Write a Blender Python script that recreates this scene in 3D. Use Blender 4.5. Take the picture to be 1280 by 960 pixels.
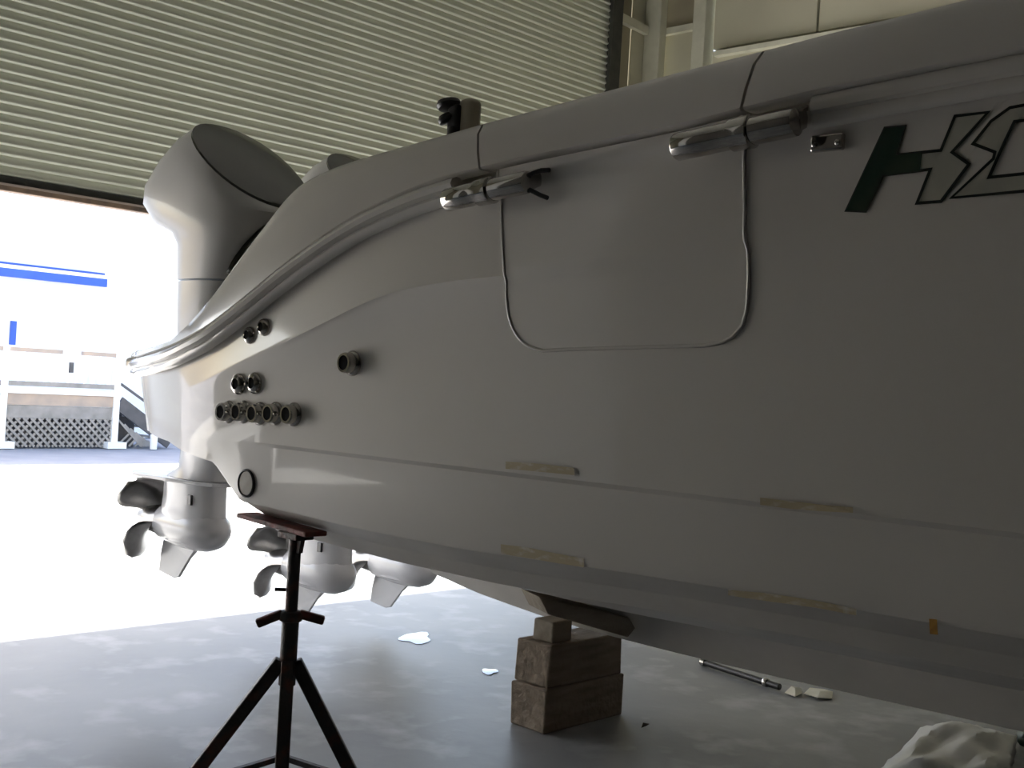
import bpy, bmesh, math, random
import numpy as np
from mathutils import Vector, Matrix
random.seed(4)
sc = bpy.context.scene
for o in list(bpy.data.objects): bpy.data.objects.remove(o)

# ---------------------------------------------------------------- camera
FPX, PSI, RHO, CAMH = 1500.0, math.radians(46.7), math.radians(3.4), 1.39
Fw = Vector((math.sin(PSI), math.cos(PSI), 0)); R0 = Vector((math.cos(PSI), -math.sin(PSI), 0)); U0 = Vector((0, 0, 1))
Rt = math.cos(RHO)*R0 + math.sin(RHO)*U0; Up = -math.sin(RHO)*R0 + math.cos(RHO)*U0
cam = bpy.data.cameras.new('camera'); cam_o = bpy.data.objects.new('camera', cam); sc.collection.objects.link(cam_o)
cam.sensor_width = 36; cam.lens = FPX*36/1280; cam.clip_end = 300; cam.clip_start = 0.05
cam_o.matrix_world = Matrix(((Rt.x, Up.x, -Fw.x, 0), (Rt.y, Up.y, -Fw.y, 0), (Rt.z, Up.z, -Fw.z, CAMH), (0, 0, 0, 1)))
sc.camera = cam_o
# ---------------------------------------------------------------- world, sun, exposure
SUN_ELEV, SUN_AZ = math.radians(46.5), math.radians(-10)      # azimuth from +Y towards +X
wd = bpy.data.worlds.new('sky'); sc.world = wd; wd.use_nodes = True
nt = wd.node_tree; nt.nodes.clear()
sky = nt.nodes.new('ShaderNodeTexSky'); sky.sky_type = 'NISHITA'; sky.sun_disc = False
sky.sun_elevation = SUN_ELEV; sky.sun_rotation = SUN_AZ; sky.air_density = 1.0; sky.dust_density = 3.0; sky.ozone_density = 1.0
bg = nt.nodes.new('ShaderNodeBackground'); bg.inputs[1].default_value = 0.22
wo = nt.nodes.new('ShaderNodeOutputWorld'); nt.links.new(sky.outputs[0], bg.inputs[0]); nt.links.new(bg.outputs[0], wo.inputs[0])
sl = bpy.data.lights.new('sun', 'SUN'); sl.energy = 7.0; sl.angle = math.radians(0.6); sl.color = (1, 0.96, 0.9)
so = bpy.data.objects.new('sun', sl); sc.collection.objects.link(so)
sd = Vector((math.sin(SUN_AZ)*math.cos(SUN_ELEV), math.cos(SUN_AZ)*math.cos(SUN_ELEV), math.sin(SUN_ELEV)))
so.rotation_euler = sd.to_track_quat('Z', 'Y').to_euler(); so.location = (0, 40, 40)
sc.view_settings.view_transform = 'Standard'; sc.view_settings.look = 'None'
sc.view_settings.gamma = 1; sc.view_settings.use_curve_mapping = False
sc.view_settings.exposure = 1.78
sc.cycles.max_bounces = 10; sc.cycles.diffuse_bounces = 6; sc.cycles.glossy_bounces = 4
sc.cycles.use_denoising = True; sc.cycles.sample_clamp_indirect = 8

# ---------------------------------------------------------------- photo measuring helpers (pixel + a known plane -> point in the place)
def ray(px, py): return Fw + (px-640)/FPX*Rt + (480-py)/FPX*Up
C0 = Vector((0, 0, CAMH))
def PX(px, py, x): d = ray(px, py); return C0 + d*(x/d.x)
def PY(px, py, y): d = ray(px, py); return C0 + d*(y/d.y)
def PZ(px, py, z): d = ray(px, py); return C0 + d*((z-CAMH)/d.z)

# ---------------------------------------------------------------- materials
def mat(name, col, rough=0.5, metal=0.0, noise=None, bump=None, coat=0.0, spec=None, trans=0.0, wear=None):
    m = bpy.data.materials.new(name); m.use_nodes = True
    n = m.node_tree; b = n.nodes['Principled BSDF']
    b.inputs['Base Color'].default_value = (*col, 1); b.inputs['Roughness'].default_value = rough; b.inputs['Metallic'].default_value = metal
    b.inputs['Coat Weight'].default_value = coat; b.inputs['Coat Roughness'].default_value = 0.05
    if spec is not None: b.inputs['Specular IOR Level'].default_value = spec
    tc = n.nodes.new('ShaderNodeTexCoord')
    def nz(scale, det=5, src='Object', stretch=None):
        t = n.nodes.new('ShaderNodeTexNoise'); t.inputs['Scale'].default_value = scale; t.inputs['Detail'].default_value = det
        if stretch:
            mp = n.nodes.new('ShaderNodeMapping'); mp.inputs['Scale'].default_value = stretch
            n.links.new(tc.outputs[src], mp.inputs[0]); n.links.new(mp.outputs[0], t.inputs['Vector'])
        else: n.links.new(tc.outputs[src], t.inputs['Vector'])
        return t
    if noise:
        scale, c2, lo, hi = noise[:4]
        t = nz(scale, stretch=noise[4] if len(noise) > 4 else None)
        r = n.nodes.new('ShaderNodeMapRange'); r.inputs[1].default_value = lo; r.inputs[2].default_value = hi
        n.links.new(t.outputs['Fac'], r.inputs[0])
        mx = n.nodes.new('ShaderNodeMix'); mx.data_type = 'RGBA'
        mx.inputs[6].default_value = (*col, 1); mx.inputs[7].default_value = (*c2, 1)
        n.links.new(r.outputs[0], mx.inputs[0]); last = mx.outputs[2]
        if wear:
            t2 = nz(wear[0], 6); r2 = n.nodes.new('ShaderNodeMapRange'); r2.inputs[1].default_value = wear[2]; r2.inputs[2].default_value = wear[3]
            n.links.new(t2.outputs['Fac'], r2.inputs[0])
            m2 = n.nodes.new('ShaderNodeMix'); m2.data_type = 'RGBA'; m2.inputs[7].default_value = (*wear[1], 1)
            n.links.new(last, m2.inputs[6]); n.links.new(r2.outputs[0], m2.inputs[0]); last = m2.outputs[2]
        n.links.new(last, b.inputs['Base Color'])
    if bump:
        t = nz(bump[0], 6); bp = n.nodes.new('ShaderNodeBump'); bp.inputs['Strength'].default_value = bump[1]; bp.inputs['Distance'].default_value = 0.02
        n.links.new(t.outputs['Fac'], bp.inputs['Height']); n.links.new(bp.outputs[0], b.inputs['Normal'])
    if trans: b.inputs['Transmission Weight'].default_value = trans
    return m
M = {}
M['gelcoat'] = mat('gelcoat', (0.72, 0.69, 0.645), 0.40, coat=0.8, noise=(1.6, (0.68, 0.65, 0.605), 0.35, 0.7))
M['cap'] = mat('cap_gelcoat', (0.70, 0.67, 0.63), 0.2, coat=0.5, noise=(3, (0.67, 0.64, 0.60), 0.35, 0.7))
M['bottom'] = mat('hull_bottom', (0.72, 0.685, 0.64), 0.4, noise=(4, (0.65, 0.62, 0.575), 0.4, 0.7))
M['engine'] = mat('engine_white', (0.60, 0.59, 0.58), 0.32, coat=0.3, noise=(2, (0.57, 0.56, 0.55), 0.4, 0.7))
M['gear'] = mat('gearcase_white', (0.66, 0.66, 0.68), 0.25, coat=0.3, noise=(5, (0.60, 0.60, 0.63), 0.4, 0.7))
M['blackgloss'] = mat('black_gloss', (0.030, 0.029, 0.022), 0.12, coat=0.4, noise=(5, (0.05, 0.045, 0.035), 0.45, 0.7))
M['blackplast'] = mat('black_plastic', (0.02, 0.02, 0.022), 0.35, noise=(12, (0.035, 0.035, 0.035), 0.4, 0.7))
M['chrome'] = mat('stainless', (0.50, 0.48, 0.45), 0.08, 1.0, noise=(30, (0.42, 0.40, 0.37), 0.4, 0.7))
M['propsteel'] = mat('propeller_steel', (0.36, 0.35, 0.34), 0.28, 1.0, noise=(14, (0.26, 0.25, 0.24), 0.4, 0.7))
M['bore'] = mat('dark_bore', (0.012, 0.011, 0.011), 0.9, spec=0.05, noise=(40, (0.02, 0.02, 0.02), 0.4, 0.7))
M['plug'] = mat('plug_face', (0.38, 0.36, 0.31), 0.5, noise=(20, (0.3, 0.28, 0.24), 0.4, 0.7))
M['residue'] = mat('tape_residue', (0.52, 0.44, 0.28), 0.55, noise=(26, (0.68, 0.65, 0.59), 0.52, 0.72, (1, 1, 2.5)))
M['tape'] = mat('orange_tape', (0.62, 0.33, 0.06), 0.6, noise=(60, (0.5, 0.26, 0.05), 0.4, 0.6))
M['letterdark'] = mat('letter_dark_green', (0.012, 0.035, 0.022), 0.25, noise=(8, (0.03, 0.05, 0.03), 0.45, 0.7))
M['lettersilver'] = mat('letter_silver', (0.55, 0.54, 0.46), 0.3, 0.25, noise=(9, (0.46, 0.46, 0.40), 0.4, 0.7))
M['letterline'] = mat('letter_outline', (0.008, 0.012, 0.010), 0.3, noise=(20, (0.015, 0.02, 0.015), 0.4, 0.7))
M['standsteel'] = mat('stand_steel', (0.045, 0.04, 0.04), 0.5, 0.3, noise=(18, (0.12, 0.045, 0.03), 0.5, 0.72), bump=(60, 0.25))
M['standred'] = mat('stand_red_paint', (0.18, 0.045, 0.035), 0.55, 0.1, noise=(15, (0.07, 0.035, 0.03), 0.42, 0.62), bump=(60, 0.25))
M['block'] = mat('timber_block', (0.30, 0.24, 0.18), 0.85, noise=(5, (0.18, 0.14, 0.10), 0.35, 0.7, (1, 4, 6)), bump=(30, 0.6))
M['wood'] = mat('plank_wood', (0.36, 0.31, 0.24), 0.8, noise=(4, (0.24, 0.20, 0.15), 0.35, 0.7, (1, 5, 5)), bump=(30, 0.5))
M['floor'] = mat('concrete_floor', (0.31, 0.32, 0.32), 0.45, noise=(0.9, (0.21, 0.22, 0.225), 0.35, 0.68), bump=(9, 0.12), wear=(4.5, (0.46, 0.47, 0.48), 0.52, 0.78))
M['apron'] = mat('concrete_apron', (0.62, 0.61, 0.60), 0.8, noise=(0.6, (0.55, 0.54, 0.53), 0.35, 0.68))
M['ground_shade'] = mat('ground_shade', (0.30, 0.30, 0.33), 0.9, noise=(2, (0.26, 0.26, 0.29), 0.35, 0.68))  # bluish grey tone carries the building's shade on the ground
M['slat'] = mat('door_slat', (0.80, 0.81, 0.68), 0.45, noise=(1.2, (0.73, 0.74, 0.62), 0.35, 0.7))
M['rust'] = mat('rusty_bar', (0.22, 0.15, 0.10), 0.7, noise=(9, (0.12, 0.09, 0.07), 0.4, 0.65))
M['guide'] = mat('door_guide', (0.04, 0.04, 0.035), 0.6, noise=(9, (0.06, 0.06, 0.05), 0.4, 0.65))
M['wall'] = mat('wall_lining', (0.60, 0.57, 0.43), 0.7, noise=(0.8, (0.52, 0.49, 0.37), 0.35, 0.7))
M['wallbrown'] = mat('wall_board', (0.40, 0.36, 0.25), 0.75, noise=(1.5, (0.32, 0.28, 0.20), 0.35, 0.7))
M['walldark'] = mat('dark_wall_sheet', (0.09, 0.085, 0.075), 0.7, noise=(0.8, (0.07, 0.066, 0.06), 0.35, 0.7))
M['girt'] = mat('steel_girt', (0.70, 0.68, 0.55), 0.5, noise=(5, (0.6, 0.58, 0.46), 0.4, 0.7))
M['ceiling'] = mat('roof_sheet', (0.30, 0.30, 0.27), 0.6, noise=(1, (0.25, 0.25, 0.23), 0.35, 0.7))
M['white'] = mat('white_paint', (0.86, 0.86, 0.86), 0.6, noise=(2, (0.82, 0.82, 0.82), 0.35, 0.7))
M['blue'] = mat('blue_paint', (0.03, 0.09, 0.42), 0.5, noise=(3, (0.03, 0.10, 0.48), 0.35, 0.7))
M['greywood'] = mat('grey_wood', (0.30, 0.28, 0.27), 0.85, noise=(6, (0.22, 0.21, 0.20), 0.35, 0.7))
M['brownwood'] = mat('brown_wood', (0.42, 0.33, 0.27), 0.85, noise=(4, (0.32, 0.27, 0.24), 0.35, 0.7))
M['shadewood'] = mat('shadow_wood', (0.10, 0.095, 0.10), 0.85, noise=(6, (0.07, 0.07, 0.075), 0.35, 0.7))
M['plastic'] = mat('plastic_sheet', (0.66, 0.66, 0.64), 0.3, noise=(6, (0.58, 0.58, 0.56), 0.4, 0.7))
M['greenbag'] = mat('dark_green_plastic', (0.02, 0.045, 0.02), 0.4, noise=(8, (0.012, 0.02, 0.012), 0.4, 0.7))
M['paper'] = mat('paper', (0.80, 0.77, 0.62), 0.8, noise=(12, (0.72, 0.68, 0.52), 0.4, 0.7))
M['water'] = mat('water_film', (0.04, 0.04, 0.04), 0.02, spec=1.0, noise=(3, (0.05, 0.05, 0.05), 0.4, 0.7))
M['beige'] = mat('beige_plastic', (0.48, 0.44, 0.34), 0.5, noise=(9, (0.42, 0.39, 0.30), 0.4, 0.7))
M['leaf'] = mat('dry_leaf', (0.06, 0.045, 0.03), 0.8, noise=(40, (0.09, 0.06, 0.04), 0.4, 0.7))

# ---------------------------------------------------------------- building helpers
def link(o, parent=None):
    sc.collection.objects.link(o)
    if parent is not None: o.parent = parent
    return o
def tag(o, label=None, cat=None, group=None, kind=None):
    if label: o['label'] = label
    if cat: o['category'] = cat
    if group: o['group'] = group
    if kind: o['kind'] = kind
    return o
WORLD = {}
def empty(name, loc, label=None, cat=None, group=None, kind=None, rot=(0, 0, 0)):
    o = bpy.data.objects.new(name, None); o.empty_display_size = 0.1; o.location = loc; o.rotation_euler = rot
    link(o); WORLD[o] = Vector(loc)
    return tag(o, label, cat, group, kind)
def mesh(name, V, Fc, mt, parent=None, smooth=False, bevel=0, seg=2, sub=0, solid=0, recalc=True, angle=None):
    me = bpy.data.meshes.new(name)
    V = [Vector(v) for v in V]
    lo = Vector((min(v[i] for v in V) for i in range(3))); hi = Vector((max(v[i] for v in V) for i in range(3)))
    c = (lo+hi)/2
    me.from_pydata([v-c for v in V], [], Fc)
    if recalc:
        bm = bmesh.new(); bm.from_mesh(me); bmesh.ops.remove_doubles(bm, verts=bm.verts, dist=1e-5); bmesh.ops.recalc_face_normals(bm, faces=bm.faces); bm.to_mesh(me); bm.free()
    me.materials.append(M[mt]); me.update()
    if smooth:
        for p in me.polygons: p.use_smooth = True
        if angle: me.set_sharp_from_angle(angle=math.radians(angle))
    o = bpy.data.objects.new(name, me)
    pw = WORLD.get(parent, Vector()) if parent is not None else Vector()
    o.location = c - pw; link(o, parent); WORLD[o] = c
    if bevel:
        b = o.modifiers.new('bevel', 'BEVEL'); b.width = bevel; b.segments = seg; b.limit_method = 'ANGLE'; b.harden_normals = False
    if solid:
        s = o.modifiers.new('solid', 'SOLIDIFY'); s.thickness = solid; s.offset = 0
    if sub:
        s = o.modifiers.new('sub', 'SUBSURF'); s.levels = sub; s.render_levels = sub
    return o
def boxV(lo, hi):
    (a, b, c), (d, e, f) = lo, hi
    return ([(a, b, c), (d, b, c), (d, e, c), (a, e, c), (a, b, f), (d, b, f), (d, e, f), (a, e, f)],
            [(0, 3, 2, 1), (4, 5, 6, 7), (0, 1, 5, 4), (1, 2, 6, 5), (2, 3, 7, 6), (3, 0, 4, 7)])
def box(name, lo, hi, mt, parent=None, bevel=0, **k):
    V, Fc = boxV(lo, hi); return mesh(name, V, Fc, mt, parent, bevel=bevel, **k)
def bar(name, a, b, w, h, mt, parent=None, bevel=0, up=Vector((0, 0, 1))):
    a, b = Vector(a), Vector(b); d = (b-a).normalized(); s = d.cross(up)
    s = s.normalized() if s.length > 1e-4 else Vector((1, 0, 0)); u = s.cross(d)
    V = [p + s*sx*w/2 + u*sz*h/2 for p in (a, b) for sx, sz in ((-1, -1), (1, -1), (1, 1), (-1, 1))]
    return mesh(name, V, [(0, 1, 2, 3), (7, 6, 5, 4), (0, 4, 5, 1), (1, 5, 6, 2), (2, 6, 7, 3), (3, 7, 4, 0)], mt, parent, bevel=bevel)
def sweep(pts, prof, closed_prof=True, up=Vector((0, 0, 1)), cap=True):
    """sweep a 2-D profile (side, up) along points"""
    pts = [Vector(p) for p in pts]; V, Fc = [], []; n = len(prof)
    for i, p in enumerate(pts):
        d = (pts[min(i+1, len(pts)-1)] - pts[max(i-1, 0)]).normalized(); s = d.cross(up).normalized(); u = s.cross(d)
        r = 1
        V += [p + s*a + u*b for a, b in prof]
    for i in range(len(pts)-1):
        for j in range(n if closed_prof else n-1):
            k = (j+1) % n; Fc.append((i*n+j, i*n+k, (i+1)*n+k, (i+1)*n+j))
    if cap and closed_prof: Fc += [tuple(range(n)), tuple(range((len(pts)-1)*n, len(pts)*n))]
    return V, Fc
def circ(r, n=12, sx=1, sy=1): return [(r*sx*math.cos(2*math.pi*i/n), r*sy*math.sin(2*math.pi*i/n)) for i in range(n)]
def tube(name, pts, r, mt, parent=None, n=12, up=Vector((0, 0, 1))):
    V, Fc = sweep(pts, circ(r, n), up=up); return mesh(name, V, Fc, mt, parent, smooth=True, angle=50)
def lathe(name, prof, org, axis, mt, parent=None, n=24, smooth=True, angle=40):
    """prof = [(radius, along-axis)]"""
    a = Vector(axis).normalized(); s = a.cross(Vector((0, 0, 1)));
    s = s.normalized() if s.length > 1e-3 else Vector((1, 0, 0)); u = s.cross(a); org = Vector(org); V, Fc = [], []
    for r, t in prof:
        V += [org + a*t + (s*math.cos(2*math.pi*i/n) + u*math.sin(2*math.pi*i/n))*max(r, 1e-4) for i in range(n)]
    for k in range(len(prof)-1):
        for i in range(n):
            j = (i+1) % n; Fc.append((k*n+i, k*n+j, (k+1)*n+j, (k+1)*n+i))
    Fc += [tuple(range(n))[::-1], tuple(range((len(prof)-1)*n, len(prof)*n))]
    return mesh(name, V, Fc, mt, parent, smooth=smooth, angle=angle)
def loft(name, rings, mt, parent=None, smooth=True, angle=40, caps=True, sub=0):
    n = len(rings[0]); V = [p for r in rings for p in r]; Fc = []
    for k in range(len(rings)-1):
        for i in range(n):
            j = (i+1) % n; Fc.append((k*n+i, k*n+j, (k+1)*n+j, (k+1)*n+i))
    if caps: Fc += [tuple(range(n))[::-1], tuple(range((len(rings)-1)*n, len(rings)*n))]
    return mesh(name, V, Fc, mt, parent, smooth=smooth, angle=angle, sub=sub)
def grid(name, rows, mt, parent=None, smooth=True, **k):
    nr, nc = len(rows), len(rows[0]); V = [p for r in rows for p in r]
    Fc = [(i*nc+j, i*nc+j+1, (i+1)*nc+j+1, (i+1)*nc+j) for i in range(nr-1) for j in range(nc-1)]
    return mesh(name, V, Fc, mt, parent, smooth=smooth, **k)
def copy_tree(o, parent=None):
    c = o.copy(); sc.collection.objects.link(c); c.parent = parent
    for ch in list(o.children): copy_tree(ch, c)
    return c

# ================================================================= SETTING
XW, DY, XL, YB, CEIL = 10.5, 8.0, -3.2, -9.0, 6.4     # port wall, door wall, far left wall, rear wall, roof
DL, DR, DTOP, DBOT = -0.8, 9.62, 5.95, 2.47
tag(box('floor', (XL-.3, YB-.3, -0.2), (XW+.3, DY+.15, 0), 'floor'), 'stained grey concrete workshop floor', 'floor', kind='structure')
tag(box('ground_apron', (-40, DY+.15, -0.25), (60, 14.2, -0.005), 'apron'), 'sunlit pale concrete apron outside the door', 'ground', kind='structure')
tag(box('shaded_ground', (-40, 14.2, -0.25), (60, 70, -0.012), 'ground_shade'), 'bluish grey asphalt in front of the porch', 'ground', kind='structure')  # shade of the building put into the ground colour
tag(box('ceiling', (XL-.3, YB-.3, CEIL), (XW+.3, DY+.3, CEIL+.12), 'ceiling'), 'dark sheet metal workshop roof', 'ceiling', kind='structure')
wl = empty('wall_left', (XL, 0, 0), 'unseen left workshop wall, pale panel added by the door to bounce light, dark sheet further in', 'wall', kind='structure')
box('lining_panel', (XL-.3, 6.0, 0), (XL, DY, CEIL), 'white', wl)  # unseen pale panel added to bounce door light onto the aft hull
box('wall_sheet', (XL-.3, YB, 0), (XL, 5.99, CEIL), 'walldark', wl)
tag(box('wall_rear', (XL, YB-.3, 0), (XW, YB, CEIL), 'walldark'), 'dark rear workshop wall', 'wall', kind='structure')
wd_ = empty('wall_door', (DR, DY, 0), 'wall around the roller door opening', 'wall', kind='structure')
box('wall_panel', (XL, DY, 0), (DL, DY+.25, CEIL), 'wall', wd_)
box('wall_panel', (DL, DY+.05, DTOP), (DR, DY+.25, CEIL), 'wall', wd_)
# panels to the right of the door, each board apart
box('wall_panel', (DR+.14, DY+.06, 0), (10.08, DY+.2, CEIL), 'wallbrown', wd_, bevel=.01)
box('wall_panel', (10.10, DY+.06, 0), (XW, DY+.2, CEIL), 'wall', wd_, bevel=.01)
bar('girt', (DR+.16, DY+.02, 5.32), (10.36, DY+.02, 5.29), .06, .09, 'girt', wd_)
bar('girt', (DR+.16, DY+.02, 3.6), (10.36, DY+.02, 3.6), .06, .09, 'girt', wd_)
box('column', (10.30, DY-.16, 0), (10.42, DY+.05, CEIL), 'girt', wd_, bevel=.01)
wr = empty('wall_right', (XW, 0, 0), 'port side wall with steel columns and pale lining panels', 'wall', kind='structure')
box('wall_board', (XW, 7.42, 5.28), (XW+.2, DY, CEIL), 'wallbrown', wr)
box('wall_board', (XW, 7.42, 0), (XW+.2, DY, 5.28), 'wall', wr)
box('column', (XW-.14, 7.30, 0), (XW+.05, 7.46, CEIL), 'girt', wr, bevel=.01)
bar('girt', (XW-.03, 7.46, 5.30), (XW-.03, DY-.05, 5.30), .06, .07, 'girt', wr)
bar('girt', (XW-.03, 7.46, 3.6), (XW-.03, DY-.05, 3.6), .06, .07, 'girt', wr)
py = [7.28, 6.05, 4.2, 2.35, 0.5, -2.5, -5.5, YB]
for i in range(len(py)-1):
    box('lining_panel', (XW-.02, py[i+1]+.012, 5.02), (XW+.2, py[i]-.012, CEIL), 'wall', wr, bevel=.008)
    box('lining_panel', (XW-.02, py[i+1]+.012, 0), (XW+.2, py[i]-.012, 5.00), 'wall', wr, bevel=.008)
bar('ledge', (XW-.06, 7.2, 4.95), (XW-.06, YB, 4.95), .09, .05, 'girt', wr)
# roller door: slats one by one
dr = empty('door_1', (DR, DY, DBOT), 'half raised pale green roller shutter door with horizontal ribs', 'door', kind='structure')
PIT = 0.0686
z0 = DBOT+.10
prof = [(0.0, 0.0), (0.010, 0.001), (0.020, 0.006), (0.024, 0.013), (0.021, 0.021), (0.013, 0.032), (0.007, 0.050), (0.003, PIT-.003), (0.0, PIT)]
SV, SF = [], []
for xx in (DL, DR):
    SV += [(xx, DY-a, z) for a, z in prof] + [(xx, DY+.012, z) for a, z in prof][::-1]
nP = len(prof)*2
SF = [(i, (i+1) % nP, nP+(i+1) % nP, nP+i) for i in range(nP)] + [tuple(range(nP))[::-1], tuple(range(nP, 2*nP))]
sl0 = mesh('slat', SV, SF, 'slat', dr, smooth=True, angle=60)
sl0.location.z += z0
for k in range(1, int((DTOP+.3-z0)/PIT)):
    c = sl0.copy(); sc.collection.objects.link(c); c.location.z += k*PIT
box('bottom_seal', (DL, DY-.03, DBOT+.052), (DR, DY+.02, DBOT+.10), 'guide', dr)
box('bottom_bar', (DL, DY-.05, DBOT), (DR, DY+.03, DBOT+.048), 'rust', dr, bevel=.006)
box('bottom_angle', (DL, DY-.056, DBOT+.036), (DR, DY-.048, DBOT+.05), 'brownwood', dr)
for a, b in ((DR-.03, DR+.13), (DL-.13, DL+.03)):
    g = [(a, DY-.09), (b, DY-.09), (b, DY+.12), (a, DY+.12), (a, DY+.05), (b-.03, DY+.05), (b-.03, DY-.05), (a, DY-.05)]
    V = [(x, y, z) for z in (0, DTOP+.2) for x, y in g]; nn = len(g)
    mesh('guide_rail', V, [tuple(range(nn))[::-1], tuple(range(nn, 2*nn))] + [(i, (i+1) % nn, nn+(i+1) % nn, nn+i) for i in range(nn)], 'guide', dr)

# ================================================================= BOAT
boat = empty('boat', (3.95, 3.2, 0.36), 'white fibreglass powerboat hull raised on a stand and blocks', 'boat')
XC = 3.95
def curve(pts, xdef=2.2):
    P = sorted([PX(p[0], p[1], p[2] if len(p) > 2 else xdef) for p in pts], key=lambda v: v.y)
    return np.array([v.y for v in P]), np.array([v.z for v in P]), np.array([v.x for v in P])
def sm(y, yy, vv, w=0.10):
    y = np.asarray(y, float); s = np.zeros_like(y)
    ks = np.linspace(-1, 1, 9); wt = np.exp(-2*ks*ks); wt /= wt.sum()
    for k, a in zip(ks, wt): s += a*np.interp(y+k*w, yy, vv)
    return s
rail_p = [(1280, 95), (995, 150), (850, 185), (660, 222), (565, 243), (520, 258), (460, 285), (410, 316), (360, 352), (310, 393), (265, 427), (225, 447, 2.215), (202, 455, 2.25), (184, 459, 2.30), (172, 461, 2.36)]
top_p = [(1200, 0), (1120, 20), (1031, 42), (951, 63), (885, 80), (748, 116), (610, 155), (540, 174), (460, 196), (430, 206), (405, 216), (380, 230), (362, 247), (345, 270), (325, 295), (290, 342), (262, 378), (250, 398)]
knu_p = [(1280, 285), (930, 308), (630, 345), (560, 352), (500, 363), (460, 377), (390, 412), (340, 437), (295, 457), (255, 478), (200, 495)]
ry, rz_, rx_ = curve(rail_p)
ty, tz_, _ = curve(top_p, 2.235)
ky, kz_, _ = curve(knu_p)
ty = np.append(ty, [3.72, 3.85, 4.6]); tz_ = np.append(tz_, [1.47, 1.435, 1.42])
YA = 4.25            # aft end of the hull
def bowf(y): return np.clip((-1.0-np.asarray(y, float))/6.0, 0, 1)
def stern_x(y):      # how far the side curves in towards the stern corner
    t = np.clip((np.asarray(y, float)-3.35)/(YA-3.35), 0, 1); return 0.20*t**2.2
def kx(y): return 2.208-.014*np.clip((np.asarray(y, float)-1.2)/.8, 0, 1)
def bowx(x, y): return x + (XC-.02-x)*bowf(y)**2.3
def L(xb, zf, fl=0.25):
    return lambda y: (bowx((xb(y) if callable(xb) else xb) + stern_x(y), y), zf(y) + fl*bowf(y)**2)
rail_z = lambda y: sm(y, ry, rz_)
top_z = lambda y: sm(y, ty, tz_, 0.06)
knu_z = lambda y: sm(y, ky, kz_)
low_z = lambda y: np.interp(y, [0.8, 4.4], [1.170, 1.143])
def bot_z(y):
    return np.interp(y, [0.8, 1.3, 1.8, 2.05, 2.3, 2.7, 3.27, 3.42, 3.65, 3.81, YA], [.982, .976, .962, .951, .944, .944, .961, 1.074, 1.094, 1.118, 1.128])
ys = np.concatenate([np.linspace(-7, 0, 22)[:-1], np.linspace(0, 3.2, 50)[:-1], np.linspace(3.2, YA, 42)])
def stern_w(y):
    t = np.clip((np.asarray(y, float)-2.95)/.75, 0, 1); return t*t*(3-2*t)
def rake(y, z):      # the stern leans: lower points end further forward
    return np.where(y > 3.42, 3.42+(y-3.42)*(1-.42*np.clip(rail_z(y)+.012-z, 0, .5)), y)
def line(xb, zf, fl=0.25, yy=ys):
    x, z = L(xb, zf, fl)(yy); w = stern_w(yy); x = x*(1-w) + (bowx(2.206+stern_x(yy), yy))*w
    return [Vector((a, b, c)) for a, b, c in zip(np.broadcast_to(x, yy.shape), rake(yy, z), z)]
hull_lines = [line(2.190, lambda y: rail_z(y)+.012), line(2.207, lambda y: rail_z(y)-.020), line(2.206, lambda y: rail_z(y)-.05),
              line(lambda y: kx(y)+.002, lambda y: knu_z(y)+.012), line(kx, knu_z), line(lambda y: kx(y)*.4+2.209*.6, lambda y: knu_z(y)-.016), line(2.216, lambda y: .5*knu_z(y)+.5*low_z(y)),
              line(2.216, lambda y: low_z(y)+.006), line(2.229, lambda y: low_z(y)-.006), line(2.240, lambda y: bot_z(y)+.01), line(2.246, bot_z)]
def mir(p): return Vector((2*XC-p.x, p.y, p.z))
# hull side surface as x(y, z), used to seat fittings
def hull_x(y, z):
    yy = np.array([y]); zs, xs_ = [], []
    for xb, zf in ((2.246, bot_z), (2.229, lambda q: low_z(q)-.006), (2.216, lambda q: low_z(q)+.006), (2.216, lambda q: .5*knu_z(q)+.5*low_z(q)), (lambda q: kx(q)*.4+2.209*.6, lambda q: knu_z(q)-.016), (kx, knu_z), (lambda q: kx(q)+.002, lambda q: knu_z(q)+.012), (2.206, lambda q: rail_z(q)-.05), (2.207, lambda q: rail_z(q)-.02), (2.19, lambda q: rail_z(q)+.012)):
        a, b = L(xb, zf)(yy); w = float(stern_w(y)); zs.append(float(b[0])); xs_.append(float(a[0])*(1-w) + (2.206+float(stern_x(y)))*w)
    return float(np.interp(z, zs, xs_))
def on_hull(px, py, off=0.0):
    x = 2.2
    for _ in range(6):
        p = PX(px, py, x); x = hull_x(p.y, p.z)
    p = PX(px, py, x); p.x -= off; return p
V, Fc = [], []
def addgrid(rows):
    b = len(V); nr, nc = len(rows), len(rows[0])
    for r in rows: V.extend(r)
    Fc.extend([(b+i*nc+j, b+i*nc+j+1, b+(i+1)*nc+j+1, b+(i+1)*nc+j) for i in range(nr-1) for j in range(nc-1)])
addgrid(hull_lines); addgrid([[mir(p) for p in r] for r in hull_lines])
# transom across the stern, rounded corner
st = [r[-1] for r in hull_lines]
corner = []
for p in st:
    row = [Vector(p)]
    for a in (20, 45, 70, 90):
        t = math.radians(a); row.append(Vector((p.x + .10*(1-math.cos(t)), p.y + .07*math.sin(t), p.z)))
    row.append(Vector((XC, p.y+.07, p.z))); corner.append(row)
addgrid(corner); addgrid([[mir(p) for p in r] for r in corner])
hull = mesh('hull_side', V, Fc, 'gelcoat', boat, smooth=True, angle=38)
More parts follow.
